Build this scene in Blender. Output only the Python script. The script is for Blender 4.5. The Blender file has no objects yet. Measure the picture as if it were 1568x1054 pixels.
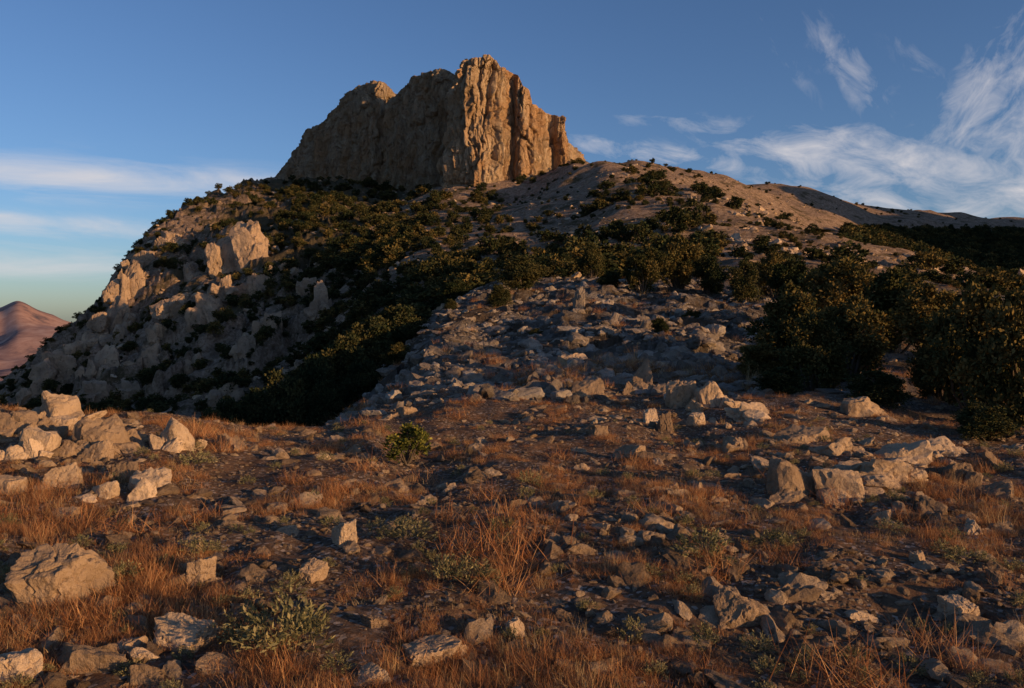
import bpy, bmesh, math, numpy as np
from mathutils import Vector
rng=np.random.default_rng(7)
F=1220.0; HY=490.0; CX=784.0
scene=bpy.context.scene
# ---------------------------------------------------------------- noise
_perm=np.random.default_rng(3).permutation(256).astype(np.int32)
_perm=np.concatenate([_perm,_perm,_perm])
_g2a=np.random.default_rng(4).uniform(0,2*np.pi,256); _g2=np.stack([np.cos(_g2a),np.sin(_g2a)],1)
_g3=np.random.default_rng(5).normal(size=(256,3)); _g3/=np.linalg.norm(_g3,axis=1)[:,None]
_rnd=np.random.default_rng(6).uniform(0,1,(256,4))
def fade(t): return t*t*t*(t*(t*6-15)+10)
def n2(x,y):
    xi=np.floor(x); yi=np.floor(y); fx=x-xi; fy=y-yi
    xi=xi.astype(np.int64)&255; yi=yi.astype(np.int64)&255
    u=fade(fx); v=fade(fy)
    def g(a,b,dx,dy):
        h=_perm[_perm[a&255]+(b&255)]; return _g2[h,0]*dx+_g2[h,1]*dy
    a=g(xi,yi,fx,fy); b=g(xi+1,yi,fx-1,fy); c=g(xi,yi+1,fx,fy-1); d=g(xi+1,yi+1,fx-1,fy-1)
    return ((a*(1-u)+b*u)*(1-v)+(c*(1-u)+d*u)*v)*1.5
def n3(x,y,z):
    xi=np.floor(x); yi=np.floor(y); zi=np.floor(z); fx=x-xi; fy=y-yi; fz=z-zi
    xi=xi.astype(np.int64)&255; yi=yi.astype(np.int64)&255; zi=zi.astype(np.int64)&255
    u=fade(fx); v=fade(fy); w=fade(fz); r=0
    for i in (0,1):
        for j in (0,1):
            for k in (0,1):
                h=_perm[(_perm[(_perm[(xi+i)&255]+yi+j)&255]+zi+k)&255]
                d=_g3[h,0]*(fx-i)+_g3[h,1]*(fy-j)+_g3[h,2]*(fz-k)
                r=r+d*(u if i else 1-u)*(v if j else 1-v)*(w if k else 1-w)
    return r*1.6
def cells(x,y,seed=0):
    """2-D voronoi: returns random value of the nearest cell (with a tilt) and distance to the edge"""
    xi=np.floor(x).astype(np.int64); yi=np.floor(y).astype(np.int64)
    b1=np.full(x.shape,9.0); b2=np.full(x.shape,9.0); val=np.zeros(x.shape)
    for i in (-1,0,1):
        for j in (-1,0,1):
            h=_perm[(_perm[(xi+i+seed)&255]+((yi+j)&255))&255]
            cx=xi+i+0.1+0.8*_rnd[h,0]; cy=yi+j+0.1+0.8*_rnd[h,1]
            dx=x-cx; dy=y-cy; d=np.hypot(dx,dy)
            v=_rnd[h,2]+(_rnd[h,3]-0.5)*dx*0.9+(_rnd[h,0]-0.5)*dy*0.9
            c=d<b1
            b2=np.where(c,b1,np.minimum(b2,d)); val=np.where(c,v,val); b1=np.where(c,d,b1)
    return val,b2-b1
def fbm3(x,y,z,o=4,g=0.5):
    r=0;a=1
    for i in range(o):
        r=r+a*n3(x+17*i,y+5*i,z+9*i); x=x*2.03;y=y*2.03;z=z*2.03;a*=g
    return r
def sstep(a,b,x):
    t=np.clip((x-a)/(b-a),0,1); return t*t*(3-2*t)
def pchip(x,y,xq):
    h=np.diff(x); d=np.diff(y)/h
    m=np.zeros_like(y)
    w1=2*h[1:]+h[:-1]; w2=h[1:]+2*h[:-1]
    ok=d[:-1]*d[1:]>0
    mm=np.zeros(len(x)-2); mm[ok]=(w1+w2)[ok]/(w1[ok]/d[:-1][ok]+w2[ok]/d[1:][ok])
    m[1:-1]=mm; m[0]=d[0]; m[-1]=d[-1]
    xq=np.clip(xq,x[0],x[-1])
    i=np.clip(np.searchsorted(x,xq)-1,0,len(x)-2); t=(xq-x[i])/h[i]
    return (2*t**3-3*t**2+1)*y[i]+(t**3-2*t**2+t)*h[i]*m[i]+(-2*t**3+3*t**2)*y[i+1]+(t**3-t**2)*h[i]*m[i+1]
# ---------------------------------------------------------------- terrain survey
cols={
-300:[(6,815),(12,640),(25,760),(50,860),(80,880),(140,820),(220,760),(260,730),(350,830),(500,860),(900,800)],
0:   [(6,815),(12,632),(25,740),(50,760),(80,760),(140,680),(200,620),(245,592),(320,700),(500,800),(900,790)],
30:  [(6,815),(12,633),(25,740),(50,758),(80,755),(140,670),(200,605),(248,565),(325,675),(500,780),(900,785)],
60:  [(6,815),(12,634),(25,740),(50,755),(80,750),(140,660),(200,590),(250,535),(330,650),(500,760),(900,780)],
130: [(6,815),(12,638),(25,740),(50,750),(80,740),(140,640),(210,540),(265,480),(340,600),(500,740),(900,780)],
190: [(6,815),(12,640),(25,735),(50,745),(80,730),(140,630),(210,500),(275,395),(350,520),(500,700),(900,770)],
250: [(6,815),(12,642),(25,730),(50,740),(80,720),(140,625),(215,450),(290,342),(370,480),(520,650),(900,760)],
320: [(6,815),(12.5,650),(25,725),(48,735),(75,715),(135,615),(220,405),(330,305),(400,420),(540,600),(900,740)],
400: [(6,815),(13,658),(25,715),(45,715),(70,690),(130,585),(230,375),(380,278),(450,320),(580,520),(900,700)],
500: [(6,815),(14,652),(22,680),(35,640),(70,610),(130,500),(240,345),(355,287),(430,310),(560,450),(900,660)],
600: [(6,815),(16,628),(24,600),(36,560),(62,560),(130,430),(230,345),(312,290),(400,300),(560,420),(900,620)],
690: [(6,815),(15,625),(28,528),(46,468),(62,478),(130,400),(225,325),(285,290),(350,290),(520,400),(900,600)],
800: [(6,815),(15,618),(30,515),(56,432),(75,430),(130,380),(225,310),(280,285),(330,285),(500,400),(900,580)],
885: [(6,815),(15,612),(30,500),(58,428),(75,422),(130,362),(220,282),(285,246),(320,250),(360,265),(520,420)],
950: [(6,815),(15,612),(30,492),(55,436),(75,418),(130,342),(205,270),(235,262),(270,254),(310,248),(520,380)],
1050:[(6,815),(15,615),(28,505),(50,445),(70,415),(120,345),(185,289),(220,296),(280,280),(350,263),(600,350)],
1200:[(6,815),(14,625),(26,530),(46,452),(65,412),(100,375),(150,338),(190,364),(300,340),(420,292),(700,345)],
1350:[(6,818),(13,645),(24,552),(42,472),(60,430),(90,400),(130,379),(170,415),(320,372),(520,320),(900,350)],
1568:[(6,820),(12,668),(24,570),(40,505),(55,468),(80,447),(110,434),(160,485),(350,425),(700,341),(1200,380)],
1900:[(6,820),(11,675),(24,575),(40,512),(55,485),(80,470),(110,465),(160,490),(400,440),(900,370),(1500,400)],
}
def ofar(px): return np.interp(px,[-300,-100,0,30,60,130,160,260,2000],[500,486,474,459,470,494,497,503,515])
TH=[];RR=[];SL=[]
side=[(2,-1.6),(6,-1.7),(12,-1.8),(25,-3.2),(50,-7),(70,-11),(130,-22),(200,-34),(300,-50),(400,-68),(600,-100),(900,-150),(2500,-240),(5000,-260),(7000,-260),(9000,-260),(25000,-260)]
def addside(th):
    TH.append(math.radians(th)); RR.append([s[0] for s in side]); SL.append([s[1]/s[0] for s in side])
for t in (-181,-130,-75): addside(t)
for px in sorted(cols):
    th=math.atan((px-CX)/F); c=math.cos(th)
    L=[(2,None)]+cols[px]
    if px<850: far=[(2500,625),(5000,560),(7000,float(ofar(px))),(9000,535),(25000,503)]
    else: far=[(2500,600),(5000,550),(7000,float(ofar(px))),(9000,525),(25000,503)]
    L=L+far
    r=[];s=[]
    for Y,py in L:
        z=-1.6 if py is None else (HY-py)*Y/F
        r.append(Y/c); s.append(z/(Y/c))
    TH.append(th);RR.append(r);SL.append(s)
for t in (75,130,181): addside(t)
TH=np.array(TH);LR=np.log(np.array(RR));SL=np.array(SL)
th_in=np.radians(np.linspace(-38,38,1150))
th_l=np.radians(np.arange(-180,-38,2.0)); th_r=np.radians(np.arange(38.8,179,2.0))
TG=np.concatenate([th_l,th_in,th_r])
RG=np.concatenate([[0.02],np.geomspace(0.6,20,300),np.geomspace(20,440,560)[1:],np.geomspace(440,25000,130)[1:]])
LRG=np.log(RG)
K=LR.shape[1]
cr=np.stack([pchip(TH,LR[:,k],TG) for k in range(K)],1); cs=np.stack([pchip(TH,SL[:,k],TG) for k in range(K)],1)
S=np.zeros((len(TG),len(RG)))
for i in range(len(TG)):
    S[i]=pchip(cr[i],cs[i],LRG)
R2=np.broadcast_to(RG,S.shape); T2=np.broadcast_to(TG[:,None],S.shape)
Z=S*R2; Z=np.where(R2<np.exp(cr[:,:1]),-1.6,Z)
X=R2*np.sin(T2); Y=R2*np.cos(T2)
PXg=CX+F*np.tan(np.clip(T2,-1.2,1.2))
# unseen ridge added off frame to the east to shade the far slope
for gx,gy,ga,gs in ((450,215,170,110),(600,330,190,110),(760,450,210,120),(950,600,230,140)):
    Z+=ga*np.exp(-(((X-gx)/gs)**2+((Y-gy)/gs)**2))
wl=0.25
disp=np.zeros_like(Z); kk=0
while wl<2500:
    w=sstep(0.025*R2,0.05*R2,wl)*(1-sstep(0.14*R2,0.3*R2,wl))
    sel=w>0.001
    xs=X[sel]/wl+31.7*kk; ys=Y[sel]/wl+11.3*kk
    rough=np.where(R2[sel]<16,0.07,0.085)
    disp[sel]+=w[sel]*rough*wl*(n2(xs,ys)*0.7-np.abs(n2(xs+50,ys-20))*0.9+0.25)
    wl*=1.9; kk+=1
Z+=disp
# rugged bedrock ribs and ledges on the west flank
rug=sstep(95,150,R2)*(1-sstep(380,460,R2))*(1-sstep(430,620,PXg))*sstep(-350,-150,PXg)
sel=rug>0.01
xs=X[sel];ys=Y[sel]
wx=xs+5*n2(xs/14,ys/14); wy=ys+5*n2(xs/14+9,ys/14)
v1,e1=cells(wx/14,wy/13,3); v2,e2=cells(wx/6.2,wy/5.2,11); v3,e3=cells(wx/2.6,wy/2.2,17)
msk=sstep(-0.15,0.25,n2(xs/34+3,ys/34)+0.18)
Z[sel]+=rug[sel]*(msk*((v1-0.5)*7.0*sstep(0,0.12,e1)+(v2-0.5)*2.8*sstep(0,0.2,e2))+(v3-0.5)*1.2)
# low broken ledges on the spur in the middle distance
led=sstep(15,22,R2)*(1-sstep(60,75,R2))*sstep(480,600,PXg)*(1-sstep(1150,1300,PXg))
sel=led>0.01; xs=X[sel];ys=Y[sel]; wx=xs+0.6*n2(xs/2,ys/2)
v1,e1=cells(wx/1.9,ys/1.3,5); v2,e2=cells(wx/0.8,ys/0.6,15)
Z[sel]+=led[sel]*((v1-0.5)*0.42*sstep(-0.2,0.2,n2(xs/5,ys/5)+0.1)+(v2-0.5)*0.2)
def sample(arr,x,y):
    th=np.arctan2(x,y); r=np.maximum(np.hypot(x,y),0.03)
    i=np.clip(np.searchsorted(TG,th)-1,0,len(TG)-2); j=np.clip(np.searchsorted(RG,r)-1,0,len(RG)-2)
    a=np.clip((th-TG[i])/(TG[i+1]-TG[i]),0,1); b=np.clip((r-RG[j])/(RG[j+1]-RG[j]),0,1)
    return (arr[i,j]*(1-a)+arr[i+1,j]*a)*(1-b)+(arr[i,j+1]*(1-a)+arr[i+1,j+1]*a)*b
def hz(x,y): return sample(Z,np.asarray(x,float),np.asarray(y,float))
_Ys=np.geomspace(2,700,2500)
def ground_at(px,py,ymin=2.0):
    xs=(px-CX)/F*_Ys; z=hz(xs,_Ys); p=HY-z*F/_Ys
    ok=np.where((p<=py)&(_Ys>=ymin))[0]
    i=ok[0] if len(ok) else int(np.argmin(p))
    return xs[i],_Ys[i],z[i]
# ---------------------------------------------------------------- mesh helper
def mesh_np(name,V,Fc,mat=None,smooth=True,mats=None,midx=None):
    me=bpy.data.meshes.new(name)
    V=np.asarray(V,np.float32); Fc=np.asarray(Fc,np.int32); k=Fc.shape[1]
    me.vertices.add(len(V)); me.vertices.foreach_set('co',V.ravel())
    me.loops.add(Fc.size); me.loops.foreach_set('vertex_index',Fc.ravel())
    me.polygons.add(len(Fc)); me.polygons.foreach_set('loop_start',np.arange(0,Fc.size,k,dtype=np.int32))
    me.polygons.foreach_set('loop_total',np.full(len(Fc),k,np.int32))
    me.polygons.foreach_set('use_smooth',np.full(len(Fc),smooth))
    for m in (mats or ([mat] if mat else [])): me.materials.append(m)
    if midx is not None: me.polygons.foreach_set('material_index',np.asarray(midx,np.int32))
    me.update(calc_edges=True); me.validate()
    return me
def fattr(me,name,a):
    at=me.attributes.new(name,'FLOAT','POINT'); at.data.foreach_set('value',np.asarray(a,np.float32).ravel())
def link(name,me,loc=(0,0,0)):
    o=bpy.data.objects.new(name,me); o.location=loc; scene.collection.objects.link(o); return o
# ---------------------------------------------------------------- material helpers
class NT:
    def __init__(s,name):
        s.m=bpy.data.materials.new(name); s.m.use_nodes=True; s.t=s.m.node_tree; s.t.nodes.clear()
        s.out=s.t.nodes.new('ShaderNodeOutputMaterial')
    def n(s,ty,**kw):
        nd=s.t.nodes.new(ty)
        for k,v in kw.items(): setattr(nd,k,v)
        return nd
    def l(s,a,b): s.t.links.new(a,b)
    def noise(s,scale,vec=None,detail=4,rough=0.6):
        n=s.n('ShaderNodeTexNoise'); n.inputs['Scale'].default_value=scale; n.inputs['Detail'].default_value=detail; n.inputs['Roughness'].default_value=rough
        if vec: s.l(vec,n.inputs['Vector'])
        return n.outputs[0]
    def ramp(s,fac,stops):
        r=s.n('ShaderNodeValToRGB'); e=r.color_ramp.elements
        while len(e)<len(stops): e.new(0.5)
        for el,(p,c) in zip(e,stops):
            el.position=p; el.color=(c if isinstance(c,tuple) else (c,c,c))+(1,)
        s.l(fac,r.inputs[0]); return r.outputs[0]
    def mix(s,f,a,b,mode='MIX'):
        m=s.n('ShaderNodeMix',data_type='RGBA',blend_type=mode)
        for v,i in ((f,0),(a,6),(b,7)):
            if isinstance(v,(int,float)): m.inputs[i].default_value=v
            elif isinstance(v,tuple): m.inputs[i].default_value=v+(1,)
            else: s.l(v,m.inputs[i])
        return m.outputs[2]
    def math(s,op,a,b=0.0,c=None):
        m=s.n('ShaderNodeMath',operation=op)
        for i,v in enumerate([a,b]+([c] if c is not None else [])):
            if isinstance(v,(int,float)): m.inputs[i].default_value=v
            else: s.l(v,m.inputs[i])
        return m.outputs[0]
    def mapping(s,vec,scale=(1,1,1),rot=(0,0,0)):
        m=s.n('ShaderNodeMapping'); m.inputs['Scale'].default_value=scale; m.inputs['Rotation'].default_value=rot; s.l(vec,m.inputs[0]); return m.outputs[0]
    def attr(s,name):
        a=s.n('ShaderNodeAttribute'); a.attribute_name=name; return a.outputs['Fac']
    def pos(s): return s.n('ShaderNodeNewGeometry').outputs['Position']
    def bump(s,h,strength,dist,prev=None):
        b=s.n('ShaderNodeBump'); b.inputs['Strength'].default_value=strength; b.inputs['Distance'].default_value=dist; s.l(h,b.inputs['Height'])
        if prev: s.l(prev,b.inputs['Normal'])
        return b.outputs[0]
    def fin(s,col,normal=None,rough=0.9,transl=None):
        p=s.n('ShaderNodeBsdfDiffuse')
        if isinstance(col,tuple): p.inputs['Color'].default_value=col+(1,)
        else: s.l(col,p.inputs['Color'])
        if normal: s.l(normal,p.inputs['Normal'])
        if transl:
            t=s.n('ShaderNodeBsdfTranslucent'); s.l(col,t.inputs[0]); m=s.n('ShaderNodeMixShader'); m.inputs[0].default_value=transl
            s.l(p.outputs[0],m.inputs[1]); s.l(t.outputs[0],m.inputs[2]); s.l(m.outputs[0],s.out.inputs[0])
        else: s.l(p.outputs[0],s.out.inputs[0])
        return s.m
t=NT('gravelly_soil'); P=t.pos(); sc=t.attr('fg')
nn=t.noise(6.0,P,7,0.75)
soil=t.ramp(nn,[(0.32,(0.055,0.036,0.026)),(0.5,(0.145,0.085,0.052)),(0.68,(0.33,0.18,0.095))])
vc=t.n('ShaderNodeTexVoronoi'); vc.inputs['Scale'].default_value=38; t.l(P,vc.inputs['Vector'])
sep=t.n('ShaderNodeSeparateColor'); t.l(vc.outputs['Color'],sep.inputs[0])
peb=t.ramp(sep.outputs[0],[(0.0,(0.06,0.046,0.037)),(0.7,(0.19,0.14,0.105)),(1.0,(0.5,0.40,0.32))])
pm=t.ramp(t.math('ADD',t.noise(1.3,P,4,0.7),t.math('MULTIPLY',sep.outputs[1],0.35)),[(0.6,0.0),(0.78,0.8)])
c=t.mix(pm,soil,peb)
c=t.mix(sc,(0.17,0.135,0.105),c)
soil_mat=t.fin(c,t.bump(nn,0.9,0.06))
t=NT('limestone_scree_slope'); P=t.pos(); sc=t.attr('scree'); veg=t.attr('veg')
vc2=t.n('ShaderNodeTexVoronoi'); vc2.inputs['Scale'].default_value=2.4; t.l(P,vc2.inputs['Vector'])
sep2=t.n('ShaderNodeSeparateColor'); t.l(vc2.outputs['Color'],sep2.inputs[0])
nz=t.noise(0.5,P,8,0.78)
scree=t.mix(t.ramp(nz,[(0.42,0.0),(0.6,1.0)]),(0.12,0.085,0.058),t.ramp(sep2.outputs[0],[(0,(0.14,0.115,0.095)),(1,(0.36,0.31,0.265))]))
slope=t.ramp(nz,[(0.32,(0.11,0.072,0.047)),(0.46,(0.24,0.15,0.092)),(0.6,(0.42,0.28,0.185)),(0.8,(0.54,0.41,0.31))])
slope=t.mix(0.35,slope,t.ramp(sep2.outputs[1],[(0,(0.11,0.08,0.055)),(1,(0.54,0.42,0.32))]))
vm=t.ramp(t.math('ADD',t.noise(0.13,P,6,0.75),t.math('MULTIPLY',veg,0.2)),[(0.52,0.0),(0.61,0.85)])
slope=t.mix(vm,slope,(0.08,0.065,0.034))
c=t.mix(sc,slope,scree)
slope_mat=t.fin(c,t.bump(nz,0.9,1.2))
t=NT('far_plain'); P=t.pos()
far_mat=t.fin(t.ramp(t.noise(0.004,P,8,0.7),[(0.35,(0.14,0.11,0.12)),(0.5,(0.40,0.24,0.19)),(0.65,(0.54,0.36,0.29))]))  # distance haze is put into these paler ground tones
def rockmat(name,light,dark,stain,scale=1.0,bd=0.05,obj=True,rand=True):
    t=NT(name)
    v=t.n('ShaderNodeTexCoord').outputs['Object'] if obj else t.pos()
    n1=t.noise(2.0*scale,v,4,0.7); n2_=t.noise(8.0*scale,v,6,0.75)
    c=t.ramp(n1,[(0.32,dark),(0.5,tuple((a+b)/2 for a,b in zip(light,dark))),(0.66,light)])
    c=t.mix(t.ramp(n2_,[(0.5,0.0),(0.66,0.8)]),c,stain)
    if rand:
        oi=t.n('ShaderNodeObjectInfo').outputs['Random']
        c=t.mix(1.0,c,t.ramp(oi,[(0,(0.42,0.38,0.35)),(0.5,(0.85,0.78,0.70)),(1,(1.12,1.08,1.02))]),'MULTIPLY')
    return t.fin(c,t.bump(n2_,0.9,bd))
rock_mat=rockmat('limestone_rock',(0.62,0.48,0.35),(0.31,0.23,0.16),(0.17,0.12,0.085))
grey_rock_mat=rockmat('grey_limestone_rock',(0.44,0.385,0.335),(0.21,0.18,0.155),(0.11,0.095,0.08))
crag_mat=rockmat('limestone_crag',(0.55,0.39,0.26),(0.28,0.195,0.135),(0.12,0.09,0.063),0.12,0.6,False,False)
def cliffmat(name,k):
    t=NT(name); P=t.pos()
    a=t.noise(0.25,t.mapping(P,(1,1,0.2)),7,0.72); bb=t.noise(0.07,P,4,0.6); cc=t.noise(0.8,t.mapping(P,(1,1,0.25)),7,0.8)
    sc_=lambda c:tuple(x*k for x in c)
    c=t.ramp(a,[(0.3,sc_((0.30,0.20,0.125))),(0.45,sc_((0.53,0.37,0.225))),(0.6,sc_((0.64,0.47,0.30))),(0.75,sc_((0.66,0.52,0.38)))])
    c=t.mix(t.ramp(bb,[(0.46,0.0),(0.6,0.65)]),c,sc_((0.54,0.30,0.14)))
    c=t.mix(t.ramp(cc,[(0.53,0.0),(0.65,0.8)]),c,sc_((0.15,0.11,0.078)))
    return t.fin(c,t.bump(a,0.8,2.8,t.bump(cc,1.0,1.8)))
cliff_mat=cliffmat('golden_limestone_cliff',1.0); massif_mat=cliffmat('darker_limestone_cliff',0.8)  # massif takes the same cliff colours, scaled darker
def leafmat(name,c1,c2,c3,tr=None):
    t=NT(name); oi=t.n('ShaderNodeObjectInfo').outputs['Random']
    f=t.math('ADD',t.attr('lr'),t.math('MULTIPLY',t.math('SUBTRACT',oi,0.5),0.35))
    return t.fin(t.ramp(f,[(0.15,c1),(0.5,c2),(0.9,c3)]),None,0.7,tr)
oak_leaf=leafmat('holm_oak_leaves',(0.035,0.040,0.016),(0.082,0.074,0.030),(0.19,0.13,0.045))
jun_leaf=leafmat('juniper_leaves',(0.020,0.030,0.015),(0.045,0.052,0.024),(0.10,0.083,0.033))
yel_leaf=leafmat('yellow_bush_leaves',(0.04,0.05,0.012),(0.12,0.12,0.03),(0.36,0.30,0.06))
dry_leaf=leafmat('dry_grass_blades',(0.20,0.085,0.04),(0.46,0.20,0.085),(0.64,0.37,0.17),0.3)
straw_leaf=leafmat('straw_blades',(0.22,0.14,0.065),(0.46,0.30,0.14),(0.65,0.48,0.26),0.3)
grey_leaf=leafmat('lavender_leaves',(0.08,0.08,0.045),(0.19,0.175,0.085),(0.34,0.28,0.14),0.2)
t=NT('bark'); bark=t.fin((0.11,0.085,0.065))
# ---------------------------------------------------------------- terrain mesh
nt,nr=Z.shape
V=np.stack([X,Y,Z],-1).reshape(-1,3)
I=np.arange(nt)[:,None]*nr+np.arange(nr-1)[None,:]; I2=((np.arange(nt)+1)%nt)[:,None]*nr+np.arange(nr-1)[None,:]
Fc=np.stack([I,I+1,I2+1,I2],-1).reshape(-1,4)
mi=np.where(RG[:-1]<22,0,np.where(RG[:-1]<1800,1,2)); mi=np.broadcast_to(mi,(nt,nr-1)).reshape(-1)
me=mesh_np('terrain',V,Fc,None,True,[soil_mat,slope_mat,far_mat],mi)
fattr(me,'fg',1-sstep(15,22,R2+3*n2(X/4,Y/4)))
fattr(me,'scree',sstep(13,18,R2)*(1-sstep(62,85,R2)))
vegm=np.exp(-((PXg-500)/150)**2)*sstep(150,230,R2)
fattr(me,'veg',vegm)
link('hillside_terrain',me)
# ---------------------------------------------------------------- cliffs
def resample(P,n):
    P=np.array(P,float); d=np.concatenate([[0],np.cumsum(np.hypot(*np.diff(P[:,:2],axis=0).T))]); q=np.linspace(0,d[-1],n)
    return np.stack([pchip(d,P[:,i],q) for i in range(P.shape[1])],1),q
def cliff(foot,top,nu,nv,lean,flute,seed,capdepth,topj=0.6,round_=0.06,back=(0.1,1.0),pw=5):
    W=[((px-CX)/F*Yd,Yd,px) for px,Yd in foot]
    Q,L=resample(W,nu)
    tx=np.gradient(Q[:,0]); ty=np.gradient(Q[:,1]); l=np.hypot(tx,ty); nx=ty/l; ny=-tx/l
    for k in range(12):
        nx=np.convolve(np.pad(nx,6,'edge'),np.ones(13)/13,'valid'); ny=np.convolve(np.pad(ny,6,'edge'),np.ones(13)/13,'valid')
    tp=np.array(top,float); tpy=np.interp(Q[:,2],tp[:,0],tp[:,1])
    zb=hz(Q[:,0],Q[:,1])-8
    zt=(HY-tpy)*(Q[:,1]+lean*0.5)/F
    q=L+seed*13.1
    cv,_=cells(q/2.6,q*0+seed+0.5,seed); cv2,_=cells(q/6,q*0+seed+4.5,seed); zt=zt+topj*((cv-0.5)*2.2+(cv2-0.5)*2.5)
    zt=np.maximum(zt,zb+3)
    v=np.linspace(0,1,nv); vc=np.linspace(0,1,50)[1:]
    zz=zb[:,None]+(zt-zb)[:,None]*v[None,:]
    ins=lean*(0.5*v+0.5*v**pw)[None,:]*np.ones_like(zz)
    qq=q[:,None]+0*zz
    wx=qq+2.0*n2(qq/9,zz/12)+0.5*n2(qq/2,zz/3)
    wz=zz+2.0*n2(qq/7+40,zz/9)
    f1=np.abs(n2(wx/11,wz/80+seed)); f2=np.abs(n2(wx/4.2+9,wz/34+seed)); f3=np.abs(n2(wx/1.9+9,wz/14+seed))
    c1,e1=cells(wx/5.5,wz/17,seed); c2,e2=cells(wx/2.3,wz/6.5,seed+7); c3,e3=cells(wx/1.0,wz/2.3,seed+13)
    led=n2(wx/30,wz/4.0+7)
    d=flute*(5.2*f1+3.6*f2+1.8*f3+3.0*(c1-0.5)+1.8*(c2-0.5)+0.9*(c3-0.5)-1.0*(1-sstep(0,0.10,e1))-0.7*(1-sstep(0,0.12,e2))+0.9*led-2.6)+flute*0.35*fbm3(qq/1.6,zz/1.6,zz*0+seed,2)
    off=d*(sstep(1.0,0.95,v)[None,:]*0.5+0.5)
    B=np.array(back)/np.hypot(*back)
    Xf=Q[:,0:1]+nx[:,None]*(off-ins*0.35)+B[0]*ins*0.65; Yf=Q[:,1:2]+ny[:,None]*(off-ins*0.35)+B[1]*ins*0.65
    Xc=Xf[:,-1:]+B[0]*vc[None,:]*capdepth; Yc=Yf[:,-1:]+B[1]*vc[None,:]*capdepth
    capn,_=cells(Xc/3,Yc/3,seed+2)
    Zc=zt[:,None]+capdepth*round_*np.sin(np.minimum(vc*3.0,1.57))[None,:]-(vc[None,:]**2)*capdepth*0.7+1.4*(capn-0.5)*np.minimum(vc*5,1)[None,:]
    XX=np.concatenate([Xf,Xc],1);YY=np.concatenate([Yf,Yc],1);ZZ=np.concatenate([zz,Zc],1)
    n_,m_=XX.shape
    Vv=np.stack([XX,YY,ZZ],-1).reshape(-1,3)
    I=np.arange(n_-1)[:,None]*m_+np.arange(m_-1)[None,:]
    return Vv,np.stack([I,I+m_,I+m_+1,I+1],-1).reshape(-1,4)
def join(name,parts,mat):
    VV=[];FF=[];o=0
    for v,f in parts: VV.append(v);FF.append(f+o);o+=len(v)
    return link(name,mesh_np(name,np.concatenate(VV),np.concatenate(FF),mat))
tw=[cliff([(706,345),(695,315),(687,296),(688,281),(704,272),(735,269),(768,271),(784,277),(800,273),(815,274),(832,280),(845,287),(858,285),(872,290),(884,303),(893,325),(900,345)],
     [(684,150),(688,128),(692,108),(698,96),(706,88),(725,84),(745,83),(758,88),(768,98),(782,106),(790,112),(797,126),(806,130),(813,136),(817,154),(828,158),(838,172),(848,176),(864,177),(869,196),(875,202),(882,222),(892,240),(902,258)],760,460,5,0.8,2,22,0.3,0.02)]
join('rock_tower_cliff',tw,cliff_mat)
ms=[cliff([(325,610),(362,535),(392,486),(436,450),(480,420),(530,388),(565,370),(584,370),(598,388),(606,412)],
     [(330,330),(362,300),(392,274),(412,250),(428,228),(436,200),(450,190),(468,184),(480,166),(500,142),(522,126),(545,118),(562,119),(578,128),(590,144),(610,172)],660,380,16,0.8,5,40,0.4,0.05,(0.3,1),3),
    cliff([(566,420),(572,384),(584,360),(608,344),(645,326),(675,316),(702,308),(722,312)],
     [(560,168),(572,154),(585,142),(598,126),(612,112),(632,105),(652,103),(668,107),(684,118),(700,124),(722,128)],420,380,12,0.75,21,30,0.4,0.05,(0.3,1),3)]
join('rock_massif_cliff',ms,massif_mat)
# ---------------------------------------------------------------- rocks
_ico={}
def ico(sub):
    if sub not in _ico:
        bm=bmesh.new(); bmesh.ops.create_icosphere(bm,subdivisions=sub,radius=1)
        _ico[sub]=(np.array([x.co[:] for x in bm.verts]),np.array([[q.index for q in p.verts] for p in bm.faces])); bm.free()
    return _ico[sub]
def rock_np(seed,sub,rough=0.04,sq=(1,1,1),box=True):
    v,f=ico(sub); r=np.random.default_rng(seed)
    if box:
        n=np.array([[1,0,0],[-1,0,0],[0,1,0],[0,-1,0],[0,0,1],[0,0,-1.]])+r.normal(0,0.28,(6,3)); h=r.uniform(0.5,0.72,6)
        n=np.concatenate([n,r.normal(size=(6,3))]); h=np.concatenate([h,r.uniform(0.58,0.9,6)])
    else: n=r.normal(size=(13,3)); h=r.uniform(0.45,0.9,13)
    n/=np.linalg.norm(n,axis=1)[:,None]; dt=v@n.T
    rr=np.where(dt>0.05,h/np.maximum(dt,0.05),9).min(1); rr=np.minimum(rr,1.2)
    v=v*rr[:,None]; s=seed*3.3
    dn=fbm3(v[:,0]*2.2+s,v[:,1]*2.2,v[:,2]*2.2,5,0.6)
    cr=np.abs(n3(v[:,0]*2.0+s+9,v[:,1]*2.0,v[:,2]*3.0))
    v=v*(1+rough*2*dn-0.12*sstep(0.10,0.0,cr))[:,None]*np.array(sq)
    return v,f
def coll(name): return bpy.data.collections.new(name)
rocks=coll('stone_variants'); grocks=coll('grey_stone_variants'); pebs=coll('pebble_variants')
for i in range(10):
    q=(1,rng.uniform(0.55,0.95),rng.uniform(0.28,0.6))
    v,f=rock_np(100+i,3,0.06,q,i%3==0)
    rocks.objects.link(bpy.data.objects.new(f'stone_{i}',mesh_np(f'stone_{i}',v,f,rock_mat,False)))
    grocks.objects.link(bpy.data.objects.new(f'grey_stone_{i}',mesh_np(f'grey_stone_{i}',v,f,grey_rock_mat,False)))
    v,f=rock_np(100+i,2,0.06,q,i%3==0)
    pebs.objects.link(bpy.data.objects.new(f'pebble_{i}',mesh_np(f'pebble_{i}',v,f,rock_mat,False)))
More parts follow.
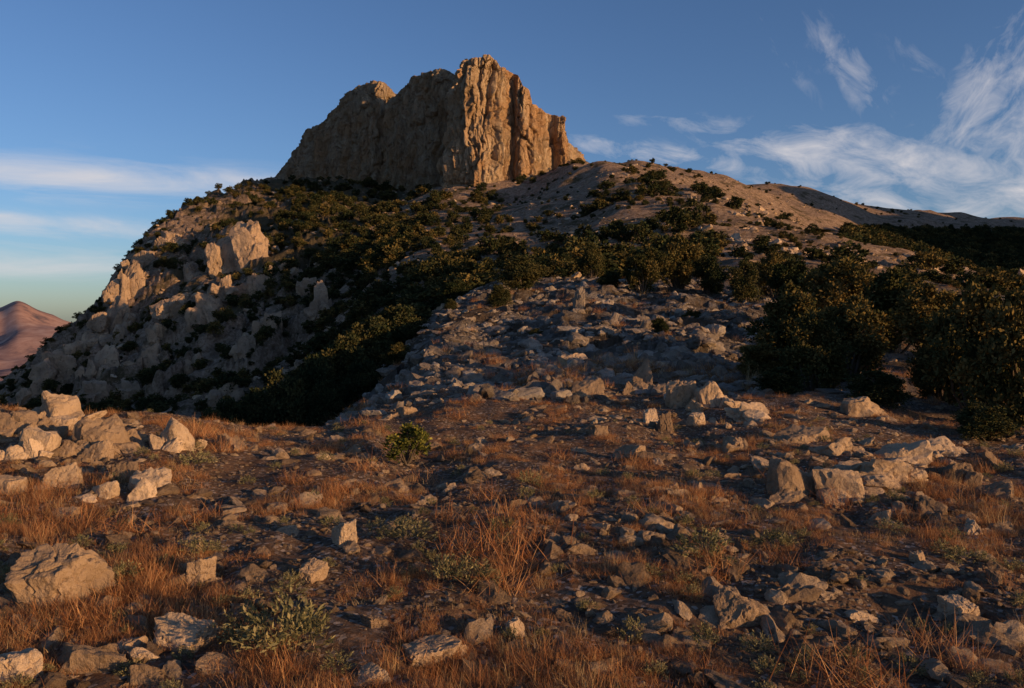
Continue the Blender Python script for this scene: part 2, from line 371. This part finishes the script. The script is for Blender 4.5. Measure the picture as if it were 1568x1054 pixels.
def hero(name,x,y,z,w,h,seed,n=1,mat=rock_mat,depth=None,sub=5,yaw=None,sink=0.45,low=False):
    r=np.random.default_rng(seed); VV=[];FF=[];o=0
    a0=r.uniform(-0.6,0.6) if yaw is None else yaw
    for k in range(n):
        v,f=rock_np(seed*7+k,sub if n<4 else sub-1,0.05,(1,1,1),(k%3==0) if low else (k%4!=3))
        a=a0+r.normal(0,0.3); c_,s_=math.cos(a),math.sin(a)
        v=v/np.ptp(v,axis=0)
        if n>1:
            px_=r.uniform(-0.42,0.42) if k else 0; py_=r.uniform(-0.5,0.5) if k else 0
            prof=1-1.1*abs(px_)
            s=r.uniform(0.22,0.42) if k else 0.5
            if low:
                s*=1.25; v=v*np.array([s,s*1.1,1.0*prof*r.uniform(0.35,0.9) if k else 1.2])
                tl=r.normal(0,0.25)
                v=np.stack([v[:,0]*c_-v[:,1]*s_,v[:,0]*s_+v[:,1]*c_,v[:,2]+tl*v[:,0]+0.3*r.normal()*v[:,1]],1)
            else:
                v=v*np.array([s,s*1.2,1.25*prof*r.uniform(0.5,1.0) if k else 1.2])
                v=np.stack([v[:,0]*c_-v[:,1]*s_,v[:,0]*s_+v[:,1]*c_,v[:,2]+0.12*v[:,0]],1)
            v+=np.array([px_,py_,0])
        else:
            v=np.stack([v[:,0]*c_-v[:,1]*s_,v[:,0]*s_+v[:,1]*c_,v[:,2]],1)
        VV.append(v);FF.append(f+o);o+=len(v)
    v=np.concatenate(VV);f=np.concatenate(FF)
    v[:,0]/=np.ptp(v[:,0]); v[:,1]/=np.ptp(v[:,1]); v[:,2]=(v[:,2]-v[:,2].min())/np.ptp(v[:,2])
    if n>1: v[:,2]=np.clip((v[:,2]-0.5)*2,-0.6,2); sink=0
    d=depth or w*0.8
    v=v*np.array([w,d,h*(1+sink)]); v[:,2]-=h*sink
    return link(name,mesh_np(name,v,f,mat,False),(x,y,z))
hr=[(65,935,135,85,1),(75,655,120,50,9),(20,668,100,36,7),(135,705,150,58,12),(40,700,100,42,8),(80,752,85,38,3),(262,690,76,46,4),(225,758,95,38,6),(300,900,55,46,1),(290,846,36,30,1),(525,838,44,44,1),(472,892,46,34,1),
(265,1000,130,50,3),(110,1050,150,44,4),(10,1052,90,46,2),(650,1025,95,36,1),(790,978,38,32,1),(570,962,46,24,1),(1140,965,95,56,2),(1480,955,60,36,1),(1410,864,26,22,1),(560,1050,60,28,1),(215,1050,80,34,2),
(985,603,110,54,9),(1045,625,60,42,3),(1095,628,86,38,6),(885,562,80,26,6),(1022,664,50,34,2),(1068,652,32,22,1),(900,612,70,26,4),(920,668,34,20,1),(975,702,55,20,1),
(1235,768,150,60,8),(1310,770,120,48,7),(1370,748,150,40,10),(1400,712,130,34,8),(1325,640,80,28,5),(1245,680,120,26,7),(1480,742,80,32,5),(1545,770,100,32,6),(1440,790,80,28,5),(1160,645,70,26,5),(350,690,70,24,4),(180,740,90,32,6),(1290,700,100,26,7),(1330,600,60,30,4),(1540,720,90,30,6),(1180,720,80,20,5),(1130,690,60,20,4),(1460,700,80,26,5),(620,640,50,18,4),(1000,650,60,22,4),(0,760,80,30,4),(150,770,70,26,4),(1500,820,60,24,3),(1360,800,60,22,3),
(180,1010,70,30,2),(330,1030,60,26,1),(700,1010,40,24,1),(860,950,30,20,1),(200,945,34,22,1),(870,835,34,16,1),(640,875,40,16,1),(950,820,36,14,1),(1060,990,40,20,1),(1330,955,50,22,1),(1250,900,36,16,1),(90,800,50,20,2),(400,850,30,16,1)]
for i,(px,py,w,h,n) in enumerate(hr):
    x,y,z=ground_at(px,py); s=y/F; y2=y+w*s*0.3
    hero('rock_boulder' if n==1 else 'rock_outcrop',x,y2,float(hz(x,y2))-0.03,w*s,h*s*1.05,300+i,n,low=True)
x,y,z=ground_at(888,472); hero('upright_rock',x,y,z-0.3,34*y/F,44*y/F,903,3,mat=grey_rock_mat,depth=1.0)
crag=[(372,395,120,66,16),(322,490,70,48,12),(397,442,66,30,10),(292,428,58,30,9),(205,445,80,50,13),(242,512,50,24,7),(182,490,84,44,13),(492,470,44,46,9),(430,412,56,20,6),(150,525,70,28,8),(222,405,60,26,9),(190,520,50,32,8),(418,500,46,30,7),(232,560,60,40,9),(160,560,76,38,10),(90,570,80,38,10),(60,600,66,36,8),(150,610,66,32,8),(380,540,50,34,8),(262,372,60,24,8),(350,600,56,28,7),(110,545,56,28,7),(470,440,46,22,6),(560,400,46,14,6),(300,560,46,26,6),(270,470,66,28,9),(345,440,56,26,7),(200,600,56,28,7)]
for i,(px,py,w,h,n) in enumerate(crag):
    x,y,z=ground_at(px,py,60); s=y/F
    hero('crag_outcrop',x,y,z-1.0,w*s,h*s,500+i,n,mat=crag_mat,depth=w*s*0.8,sub=5,yaw=0.5,low=(i%4!=0))
# ---------------------------------------------------------------- instancer
def instancer(name,pts,rot,scl,idx,collection):
    me=bpy.data.meshes.new(name); n=len(pts); me.vertices.add(n); me.vertices.foreach_set('co',np.asarray(pts,np.float32).ravel())
    a=me.attributes.new('rot','FLOAT_VECTOR','POINT'); a.data.foreach_set('vector',np.asarray(rot,np.float32).ravel())
    a=me.attributes.new('scl','FLOAT_VECTOR','POINT'); a.data.foreach_set('vector',np.asarray(scl,np.float32).ravel())
    a=me.attributes.new('idx','INT','POINT'); a.data.foreach_set('value',np.asarray(idx,np.int32))
    o=link(name,me)
    g=bpy.data.node_groups.new(name+'_gn','GeometryNodeTree')
    g.interface.new_socket('Geometry',in_out='INPUT',socket_type='NodeSocketGeometry'); g.interface.new_socket('Geometry',in_out='OUTPUT',socket_type='NodeSocketGeometry')
    N=g.nodes; gi=N.new('NodeGroupInput'); go=N.new('NodeGroupOutput'); ip=N.new('GeometryNodeInstanceOnPoints'); ci=N.new('GeometryNodeCollectionInfo')
    ci.inputs['Collection'].default_value=collection; ci.inputs['Separate Children'].default_value=True; ci.inputs['Reset Children'].default_value=True
    def na(nm,ty):
        q=N.new('GeometryNodeInputNamedAttribute'); q.data_type=ty; q.inputs['Name'].default_value=nm; return [s for s in q.outputs if s.enabled][0]
    er=N.new('FunctionNodeEulerToRotation'); Lk=g.links.new
    Lk(gi.outputs[0],ip.inputs['Points']); Lk(ci.outputs[0],ip.inputs['Instance']); ip.inputs['Pick Instance'].default_value=True
    Lk(na('idx','INT'),ip.inputs['Instance Index']); Lk(na('rot','FLOAT_VECTOR'),er.inputs[0]); Lk(er.outputs[0],ip.inputs['Rotation']); Lk(na('scl','FLOAT_VECTOR'),ip.inputs['Scale'])
    Lk(ip.outputs[0],go.inputs[0])
    md=o.modifiers.new('scatter','NODES'); md.node_group=g
    return o
def scatter_polar(n,px0,px1,y0,y1,pw=1.0):
    px=rng.uniform(px0,px1,n); yy=np.exp(np.log(y0)+(np.log(y1)-np.log(y0))*rng.uniform(0,1,n)**pw)
    x=(px-CX)/F*yy; return px,x,yy,hz(x,yy)
def do_rocks(name,n,px0,px1,y0,y1,smin,smax,pw,mask=None,power=2.5,sink=0.1,C=None):
    px,x,y,z=scatter_polar(n,px0,px1,y0,y1,pw)
    s=smin*(smax/smin)**(rng.uniform(0,1,n)**power)
    m=np.ones(n,bool) if mask is None else mask(px,x,y,z)
    px,x,y,z,s=[q[m] for q in (px,x,y,z,s)]
    n=len(x); rot=np.stack([rng.normal(0,0.3,n),rng.normal(0,0.3,n),rng.uniform(0,6.28,n)],1)
    sc=s[:,None]*rng.uniform(0.75,1.25,(n,3))
    instancer(name,np.stack([x,y,z-sink*s],1),rot,sc,rng.integers(0,10,n),C or rocks)
do_rocks('gravel',46000,-250,1820,2.0,18,0.010,0.038,0.72,lambda px,x,y,z:(n2(x/1.1,y/1.1)+0.4*n2(x/0.3,y/0.3)+rng.normal(0,0.25,len(x))>0.0),1.6,0.05,pebs)
do_rocks('loose_stones',14500,-250,1820,2.6,24,0.025,0.17,0.66,lambda px,x,y,z:(n2(x/2+9,y/2)+0.45*sstep(600,1000,px)*sstep(5,8,y)+0.4*sstep(350,100,px)*sstep(6,9,y)+rng.normal(0,0.3,len(x))>0.15),2.1,0.08)
do_rocks('scree_rocks',15000,480,1300,15,66,0.07,0.5,0.8,lambda px,x,y,z:(n2(x/3,y/3)+0.4*n2(x/9,y/9)+rng.normal(0,0.3,len(x))>-0.12),2.2,0.1,grocks)
do_rocks('slope_rocks',18000,-100,1750,60,380,0.2,1.6,0.7,lambda px,x,y,z:(n2(x/22,y/22)+rng.normal(0,0.3,len(x))>-0.1),3.0)
# ---------------------------------------------------------------- plants
def blades(seed,n,length,spread,width,curve,mat,hemi=False,base=0.05):
    r=np.random.default_rng(seed); seg=2
    a=r.uniform(0,2*np.pi,n)
    tilt=(np.arccos(r.uniform(0.02,1,n)) if hemi else np.abs(r.normal(0,spread,n)))
    L=length*r.uniform(0.4,1.0,n); bx=r.normal(0,base,n); by=r.normal(0,base,n)
    tw=r.uniform(0,np.pi,n)
    V=np.zeros((n,seg+1,2,3)); p=np.stack([bx,by,0*bx-0.01],1); tl=tilt.copy()
    wdir=np.stack([-np.sin(a),np.cos(a),0*a],1)*np.cos(tw)[:,None]+np.stack([np.cos(a),np.sin(a),0*a],1)*np.sin(tw)[:,None]
    for k in range(seg+1):
        w=width*(1-k/seg*0.85)
        V[:,k,0]=p-wdir*w/2; V[:,k,1]=p+wdir*w/2
        dr=np.stack([np.sin(tl)*np.cos(a),np.sin(tl)*np.sin(a),np.cos(tl)],1)
        p=p+dr*(L/seg)[:,None]; tl=tl+curve*1.4*r.uniform(0.2,1,n); a=a+r.normal(0,0.15,n)
    idx=np.arange(n)[:,None]*(seg+1)*2+np.arange(seg)[None,:]*2
    Fq=np.stack([idx,idx+1,idx+3,idx+2],-1).reshape(-1,4)
    me=mesh_np('blades',V.reshape(-1,3),Fq,mat); fattr(me,'lr',np.repeat(r.uniform(0,1,n),(seg+1)*2)); return me
def leafball(seed,n,mat,R=0.18,leaf=0.03):
    r=np.random.default_rng(seed); ns=26
    stems=r.normal(size=(ns,3)); stems[:,2]=np.abs(stems[:,2])+0.35; stems/=np.linalg.norm(stems,axis=1)[:,None]
    s=stems[r.integers(0,ns,n)]; tt=r.uniform(0.35,1,n)**0.7
    p=s*tt[:,None]*R*r.uniform(0.85,1.1,n)[:,None]+r.normal(0,R*0.05,(n,3))
    d=s+r.normal(0,0.5,(n,3)); d/=np.linalg.norm(d,axis=1)[:,None]; sd=np.cross(d,r.normal(size=(n,3))); sd/=np.linalg.norm(sd,axis=1)[:,None]
    l=leaf*r.uniform(0.6,1.3,n)[:,None]
    V=np.stack([p,p+d*l*0.5+sd*l*0.16,p+d*l,p+d*l*0.5-sd*l*0.16],1).reshape(-1,3)
    me=mesh_np('herb',V,np.arange(4*n).reshape(-1,4),mat); fattr(me,'lr',np.repeat(r.uniform(0,1,n),4)); return me
grass=coll('grass_variants')
specs=[lambda i:blades(i,90,0.17,0.6,0.004,0.3,dry_leaf),lambda i:blades(i,190,0.15,0,0.0035,0.06,dry_leaf,True,0.06),lambda i:blades(i,260,0.18,0,0.0035,0.08,dry_leaf,True,0.08),
 lambda i:blades(i,40,0.26,0.35,0.0035,0.25,straw_leaf),lambda i:blades(i,120,0.11,0.8,0.004,0.3,dry_leaf,False,0.11),lambda i:blades(i,190,0.16,0,0.0035,0.05,dry_leaf,True,0.07),lambda i:blades(i,100,0.09,0.9,0.004,0.3,straw_leaf,False,0.13)]
for i,fn in enumerate(specs):
    grass.objects.link(bpy.data.objects.new(f'tuft_{i}',fn(i+20)))
def do_inst(name,px,x,y,z,s,idx,collection,tilt=0.12,vary=0.2):
    n=len(x); rot=np.stack([rng.normal(0,tilt,n),rng.normal(0,tilt,n),rng.uniform(0,6.28,n)],1)
    instancer(name,np.stack([x,y,z],1),rot,s[:,None]*rng.uniform(1-vary,1+vary,(n,3)),idx,collection)
n=12000; px,x,y,z=scatter_polar(n,-250,1820,2.2,20,0.78)
dens=n2(x/1.6+4,y/1.6)+0.6*n2(x/0.6,y/0.6)+rng.normal(0,0.16,n)
m=dens>0.08
px,x,y,z,dens=[q[m] for q in (px,x,y,z,dens)]; n=len(x)
do_inst('dry_grass_tufts',px,x,y,z,np.clip(0.38+dens*0.8,0.35,1.0)*rng.uniform(0.6,1.15,n),rng.choice(7,n,p=[.12,.17,.17,.05,.18,.14,.17]),grass)
n=4200; px,x,y,z=scatter_polar(n,400,1750,16,70,0.9); m=n2(x/4+4,y/4)+rng.normal(0,0.18,n)>0.14
px,x,y,z=[q[m] for q in (px,x,y,z)]; n=len(x)
do_inst('hillside_grass_tufts',px,x,y,z,rng.uniform(0.9,2.0,n),rng.integers(0,6,n),grass)
big=[(130,810,2.2),(100,815,1.8),(770,800,2.2),(740,760,1.8),(765,860,2.1),(640,740,1.5),(700,640,1.8),(310,670,1.9),(1210,745,1.5),(1280,775,1.6),(1000,790,1.6),(860,700,1.1),(340,970,1.4),(1290,1040,1.6),(1200,860,1.2),(1390,800,1.4),(560,720,1.4),(300,800,1.5),(690,800,1.6),(450,740,1.2),(1090,880,1.3),(60,830,1.4),(770,905,1.7),(1440,1000,1.4),(960,760,1.2),(1160,600,1.4),(550,650,1.3),(580,660,1.3),(720,620,1.6),(560,620,1.2),(1050,740,1.2),(800,830,1.8),(720,840,1.7),(180,820,1.7),(340,690,1.5)]
G=[ground_at(a,b) for a,b,_ in big]; s=np.array([b[2] for b in big])
do_inst('dry_cushion_shrubs',None,np.array([g[0] for g in G]),np.array([g[1] for g in G]),np.array([g[2] for g in G]),s,np.array([[1,2,5][i%3] for i in range(len(big))]),grass)
herbs=coll('herb_variants')
for i in range(4): herbs.objects.link(bpy.data.objects.new(f'herb_{i}',leafball(60+i,600,grey_leaf,0.14,0.022)))
n=260; px,x,y,z=scatter_polar(n,-100,1700,2.6,13,1.0)
hb=[(430,1000,1.8),(380,985,1.3),(630,830,1.4),(720,895,1.4),(1080,860,1.4),(1190,840,1.1),(300,715,1.4),(810,745,1.1),(680,895,1.1),(470,985,1.2)]
G=np.array([ground_at(a,b) for a,b,_ in hb])
do_inst('lavender_plants',None,np.concatenate([x,G[:,0]]),np.concatenate([y,G[:,1]]),np.concatenate([z,G[:,2]]),np.concatenate([rng.uniform(0.3,0.8,n),[b[2] for b in hb]]),rng.integers(0,4,n+len(hb)),herbs)
def crown(seed,nl,nleaf,leaf,mat,conic=0.0,low=0.0,name='crown'):
    r=np.random.default_rng(seed); C=[];Rr=[]
    while len(C)<nl:
        p=r.uniform(-1,1,3)
        if p@p>1: continue
        zz=(p[2]+1)/2
        sh=(1-conic*zz)*(0.5+0.12*n3(np.array([p[0]*1.5+seed]),np.array([p[1]*1.5]),np.array([p[2]*1.5]))[0]*3)
        C.append([p[0]*sh*0.82,p[1]*sh*0.82,low+0.08+(0.82-low)*zz]); Rr.append(r.uniform(0.07,0.17)*(1-0.35*zz))
    C=np.array(C);Rr=np.array(Rr)
    k=r.integers(0,nl,nleaf); d=r.normal(size=(nleaf,3)); d/=np.linalg.norm(d,axis=1)[:,None]
    rad=Rr[k]*r.uniform(0.4,1.15,nleaf)*(1+0.6*n3(d[:,0]*2.2+k,d[:,1]*2.2,d[:,2]*2.2))
    p=C[k]+d*rad[:,None]*np.array([1,1,0.85]); p[:,2]=np.maximum(p[:,2],0.0)
    ld=d+r.normal(0,0.7,(nleaf,3))+np.array([0,0,0.35]); ld/=np.linalg.norm(ld,axis=1)[:,None]; sd=np.cross(ld,r.normal(size=(nleaf,3))); sd/=np.linalg.norm(sd,axis=1)[:,None]
    l=leaf*r.uniform(0.5,1.4,nleaf)[:,None]
    V=np.stack([p,p+ld*l*0.5+sd*l*0.3,p+ld*l,p+ld*l*0.5-sd*l*0.3],1).reshape(-1,3); Fq=np.arange(4*nleaf).reshape(-1,4)
    lr=np.repeat(np.clip(r.uniform(0,1,nleaf)*0.55+0.45*r.uniform(0,1,nl)[k],0,1),4)
    TV=[];TF=[];o=len(V)
    for j in r.permutation(nl)[:min(16,nl)]:
        a=np.array([r.normal(0,0.02),r.normal(0,0.02),-0.08]); e=C[j]; mid=(a+e)/2+r.normal(0,0.04,3); pts=[a,(a+mid)/2+r.normal(0,0.01,3),mid,(mid+e)/2,e]
        for q,pp in enumerate(pts):
            w=0.022*(1-q/5.0)
            for s_ in range(5):
                an=s_*2*math.pi/5; TV.append(pp+np.array([math.cos(an)*w,math.sin(an)*w,0]))
        for q in range(4):
            for s_ in range(5):
                b0=o+q*5; TF.append([b0+s_,b0+(s_+1)%5,b0+5+(s_+1)%5,b0+5+s_])
        o+=25
    V=np.concatenate([V,np.array(TV)]); Fq=np.concatenate([Fq,np.array(TF)])
    mi=np.concatenate([np.zeros(nleaf),np.ones(len(TF))])
    me=mesh_np(name,V,Fq,None,True,[mat,bark],mi); fattr(me,'lr',np.concatenate([lr,np.zeros(len(TV))])); return me
big_m=[crown(200+i,52,18000,0.036,oak_leaf if i%2 else jun_leaf,0.3+0.12*(i%3),0.0) for i in range(6)]
def tree(name,px,yd,pytop,wm,k):
    x=(px-CX)/F*yd; z=float(hz(x,yd)); h=(HY-pytop)*yd/F-z
    mi_=(k%3)*2+(0 if 'juniper' in name else 1)
    h=max(h,0.6); o=link(name,big_m[mi_],(x,yd,z-0.05)); o.scale=(wm,wm*0.95,h*1.04); o.rotation_euler=(0,0,k*1.3); return o
T=[('juniper_bush',800,43,388,3.2),('juniper_bush',765,40,432,1.8),('holm_oak_bush',905,58,370,2.6),('juniper_bush',935,46,412,1.8),('holm_oak_bush',985,45,374,2.8),('holm_oak_bush',1040,47,356,3.8),('juniper_bush',1085,46,388,2.6),('juniper_bush',1140,42,394,2.4),('holm_oak_bush',1185,44,384,2.8),
('holm_oak_tree',1215,20,428,2.4),('holm_oak_tree',1165,18,520,1.5),('holm_oak_tree',1245,16.5,474,1.9),('holm_oak_tree',1305,18,446,2.3),('holm_oak_tree',1280,30,390,3.4),('holm_oak_tree',1370,26,406,3.8),('holm_oak_tree',1420,23,428,2.8),('juniper_bush',1345,14.5,560,1.5),('holm_oak_tree',1490,15,428,2.3),('holm_oak_tree',1560,13.5,436,2.1),('holm_oak_tree',1640,15,425,2.6),('juniper_bush',1510,11.8,610,1.1),('juniper_bush',1215,38,390,3.0),('juniper_bush',1195,15.5,555,1.4),('holm_oak_tree',1440,17,510,1.7),
('juniper_bush',350,27,602,2.2),('juniper_bush',395,28,585,2.4),('juniper_bush',440,29,560,2.8),('juniper_bush',480,31,535,3.0),('juniper_bush',525,34,505,3.4),('juniper_bush',570,36,480,3.6),('juniper_bush',615,38,462,3.4),('juniper_bush',650,41,480,2.6),('juniper_bush',560,30,545,2.2),('holm_oak_bush',612,31,522,1.6),('juniper_bush',500,28,575,2.0),('juniper_bush',640,36,508,1.8),
('juniper_bush',700,60,425,3.2),('juniper_bush',740,64,415,3.0),('juniper_bush',860,66,385,3.0),('juniper_bush',830,72,392,3.0),('juniper_bush',690,40,520,1.0),('juniper_bush',1250,120,352,5.0),('juniper_bush',320,26,618,1.6),('juniper_bush',820,30,505,0.9),('juniper_bush',1060,32,470,1.2),('juniper_bush',1010,24,545,0.7)]
for i,(nm,px,yd,tp,w) in enumerate(T): tree(nm,px,yd,tp,w,i)
# unseen trees added out of frame to the right to cast shade into view
for i,(x,y,w,h) in enumerate([(15,12,3,3.0),(19,15.5,3.6,3.6),(23,19,4,4.4),(19,-13,2.0,1.8),(30,24,5,5)]):
    o=link('holm_oak_tree',big_m[i%6],(x,y,float(hz(x,y))-0.05)); o.scale=(w,w,h); o.rotation_euler=(0,0,i)
x,y,z=ground_at(618,715); o=link('yellow_flowering_bush',crown(333,22,1900,0.075,yel_leaf,0.2),(x,y+0.2,z)); o.scale=(0.62,0.6,0.5)
small=coll('bush_variants')
for i in range(6): small.objects.link(bpy.data.objects.new(f'bush_{i}',crown(400+i,22,1100,0.11,jun_leaf if i%3 else oak_leaf,0.25)))
def bushes(name,n,px0,px1,y0,y1,smin,smax,mask=None,hf=0.9,ps=0.8):
    px,x,y,z=scatter_polar(n,px0,px1,y0,y1,ps)
    m=np.ones(n,bool) if mask is None else mask(px,x,y,z); px,x,y,z=[q[m] for q in (px,x,y,z)]; n=len(x)
    s=rng.uniform(smin,smax,n); sc=np.stack([s,s,s*rng.uniform(0.6,1.0,n)*hf],1); rot=np.stack([0*s,0*s,rng.uniform(0,6.28,n)],1)
    instancer(name,np.stack([x,y,z-0.1],1),rot,sc,rng.integers(0,6,n),small)
bushes('hillside_bushes',2900,-50,1100,60,340,1.4,4.2,lambda px,x,y,z:n2(x/26+2,y/26)+0.5*sstep(650,450,px)+rng.normal(0,0.38,len(x))-0.15*sstep(600,800,px)>0.12)
bushes('ridge_bushes',300,1000,1650,60,330,1.0,3.2,lambda px,x,y,z:n2(x/30+2,y/30)+rng.normal(0,0.3,len(x))>0.05)
bushes('hillside_dwarf_scrub',5200,-50,1650,55,340,0.5,1.5,lambda px,x,y,z:n2(x/18+7,y/18)+rng.normal(0,0.25,len(x))+0.4*sstep(700,400,px)>0.12)
bushes('cliff_foot_trees',620,250,700,150,350,2.4,5.6,lambda px,x,y,z:(HY-z*F/y>285)&(HY-z*F/y<430)&(n2(x/14,y/14)+0.9*np.exp(-((px-500)/110)**2)>0.25))
bushes('far_ridge_scrub',380,900,1800,260,900,1.0,2.8)
bushes('pine_forest_belt',14000,1295,2000,200,700,4.5,7.0,lambda px,x,y,z:((HY-z*F/y)>357)&((HY-z*F/y)<392+(px-1300)*0.2)&(y>200))
# ---------------------------------------------------------------- sun + sky
AZ=math.radians(123); EL=math.radians(8.6)
sd=Vector((math.sin(AZ)*math.cos(EL),math.cos(AZ)*math.cos(EL),math.sin(EL)))
L=bpy.data.lights.new('sun','SUN'); L.energy=5.0; L.angle=math.radians(0.5); L.color=(1.0,0.60,0.27)
so=bpy.data.objects.new('sun',L); so.rotation_euler=sd.to_track_quat('Z','Y').to_euler(); scene.collection.objects.link(so)
w=bpy.data.worlds.new('World'); scene.world=w; w.use_nodes=True; nt_=w.node_tree; nt_.nodes.clear()
N=nt_.nodes; Lk=nt_.links.new
sky=N.new('ShaderNodeTexSky'); sky.sky_type='NISHITA'; sky.sun_disc=False; sky.sun_elevation=EL; sky.sun_rotation=AZ; sky.altitude=900; sky.air_density=1.0; sky.dust_density=1.3; sky.ozone_density=2.8
def M(op,a,b=0.0):
    m=N.new('ShaderNodeMath'); m.operation=op
    for i,v in enumerate((a,b)):
        if isinstance(v,(int,float)): m.inputs[i].default_value=v
        else: Lk(v,m.inputs[i])
    return m.outputs[0]
tc=N.new('ShaderNodeTexCoord'); sx=N.new('ShaderNodeSeparateXYZ'); Lk(tc.outputs['Generated'],sx.inputs[0])
az=M('ARCTAN2',sx.outputs[0],sx.outputs[1]); el=M('ARCSINE',sx.outputs[2])
def ang(px,py):
    d=Vector(((px-CX)/F,1,(HY-py)/F)).normalized(); return math.atan2(d.x,d.y),math.asin(d.z)
def rotc(rot):
    c_,s_=math.cos(rot),math.sin(rot)
    return M('ADD',M('MULTIPLY',az,c_),M('MULTIPLY',el,s_)),M('SUBTRACT',M('MULTIPLY',el,c_),M('MULTIPLY',az,s_))
def group(deg,sf,blobs,stretch=3.2,thr=0.6,seed=0,gain=2.2):
    rot=math.radians(deg); u,v=rotc(rot); c_,s_=math.cos(rot),math.sin(rot); tot=None
    for px,py,a,b,amp in blobs:
        A,E=ang(px,py); u0=A*c_+E*s_; v0=E*c_-A*s_
        g=M('MULTIPLY',M('EXPONENT',M('MULTIPLY',M('ADD',M('POWER',M('DIVIDE',M('SUBTRACT',u,u0),a),2.0),M('POWER',M('DIVIDE',M('SUBTRACT',v,v0),b),2.0)),-1.0)),amp)
        tot=g if tot is None else M('MAXIMUM',tot,g)
    cb=N.new('ShaderNodeCombineXYZ'); Lk(M('MULTIPLY',u,sf),cb.inputs[0]); Lk(M('MULTIPLY',v,sf*stretch),cb.inputs[1]); cb.inputs[2].default_value=seed
    no=N.new('ShaderNodeTexNoise'); no.inputs['Scale'].default_value=1; no.inputs['Detail'].default_value=7; no.inputs['Roughness'].default_value=0.62; no.inputs['Distortion'].default_value=0.5; Lk(cb.outputs[0],no.inputs['Vector'])
    q=M('MULTIPLY',M('MAXIMUM',M('SUBTRACT',M('ADD',no.outputs[0],M('MULTIPLY',tot,0.4)),thr),0.0),gain)
    return M('MULTIPLY',M('MINIMUM',q,1.0),M('MINIMUM',M('MULTIPLY',tot,1.8),1.0))
s=group(0,5,[(150,275,0.32,0.022,0.95),(60,345,0.18,0.014,0.8),(0,400,0.32,0.025,0.5)],6,0.56,3.0)
s=M('MAXIMUM',s,group(-10,14,[(1270,238,0.14,0.035,0.95),(1430,262,0.18,0.04,0.85),(1020,240,0.15,0.014,0.9),(1390,315,0.25,0.03,0.7),(1090,195,0.14,0.014,0.5),(1540,300,0.13,0.035,0.8)],2.4,0.66,7.0,2.3))
s=M('MAXIMUM',s,group(-55,20,[(1300,105,0.07,0.022,0.75),(1200,85,0.07,0.012,0.4),(1415,110,0.06,0.015,0.45)],2.2,0.64,1.0,1.4))
s=M('MAXIMUM',s,group(50,22,[(1510,150,0.12,0.045,0.8),(1560,200,0.11,0.05,0.8)],2.0,0.66,5.0,1.7))
mx=N.new('ShaderNodeMix'); mx.data_type='RGBA'; Lk(s,mx.inputs[0])
tint=N.new('ShaderNodeMix'); tint.data_type='RGBA'; tint.blend_type='MULTIPLY'; tint.inputs[0].default_value=1; tint.inputs[7].default_value=(0.93,0.97,1.15,1); Lk(sky.outputs[0],tint.inputs[6])
Lk(tint.outputs[2],mx.inputs[6]); mx.inputs[7].default_value=(5.8,5.5,5.6,1)
bg=N.new('ShaderNodeBackground'); bg.inputs[1].default_value=0.12; Lk(mx.outputs[2],bg.inputs[0])
wo=N.new('ShaderNodeOutputWorld'); Lk(bg.outputs[0],wo.inputs[0])
# ---------------------------------------------------------------- camera
cam=bpy.data.cameras.new('camera'); cam.sensor_width=36; cam.lens=36*F/1568; cam.shift_y=-(527-HY)/1568; cam.clip_end=60000; cam.clip_start=0.05
co=bpy.data.objects.new('camera',cam); co.location=(0,0,0); co.rotation_euler=(math.pi/2,0,0); scene.collection.objects.link(co); scene.camera=co
scene.view_settings.view_transform='Standard'; scene.view_settings.look='None'; scene.view_settings.exposure=0
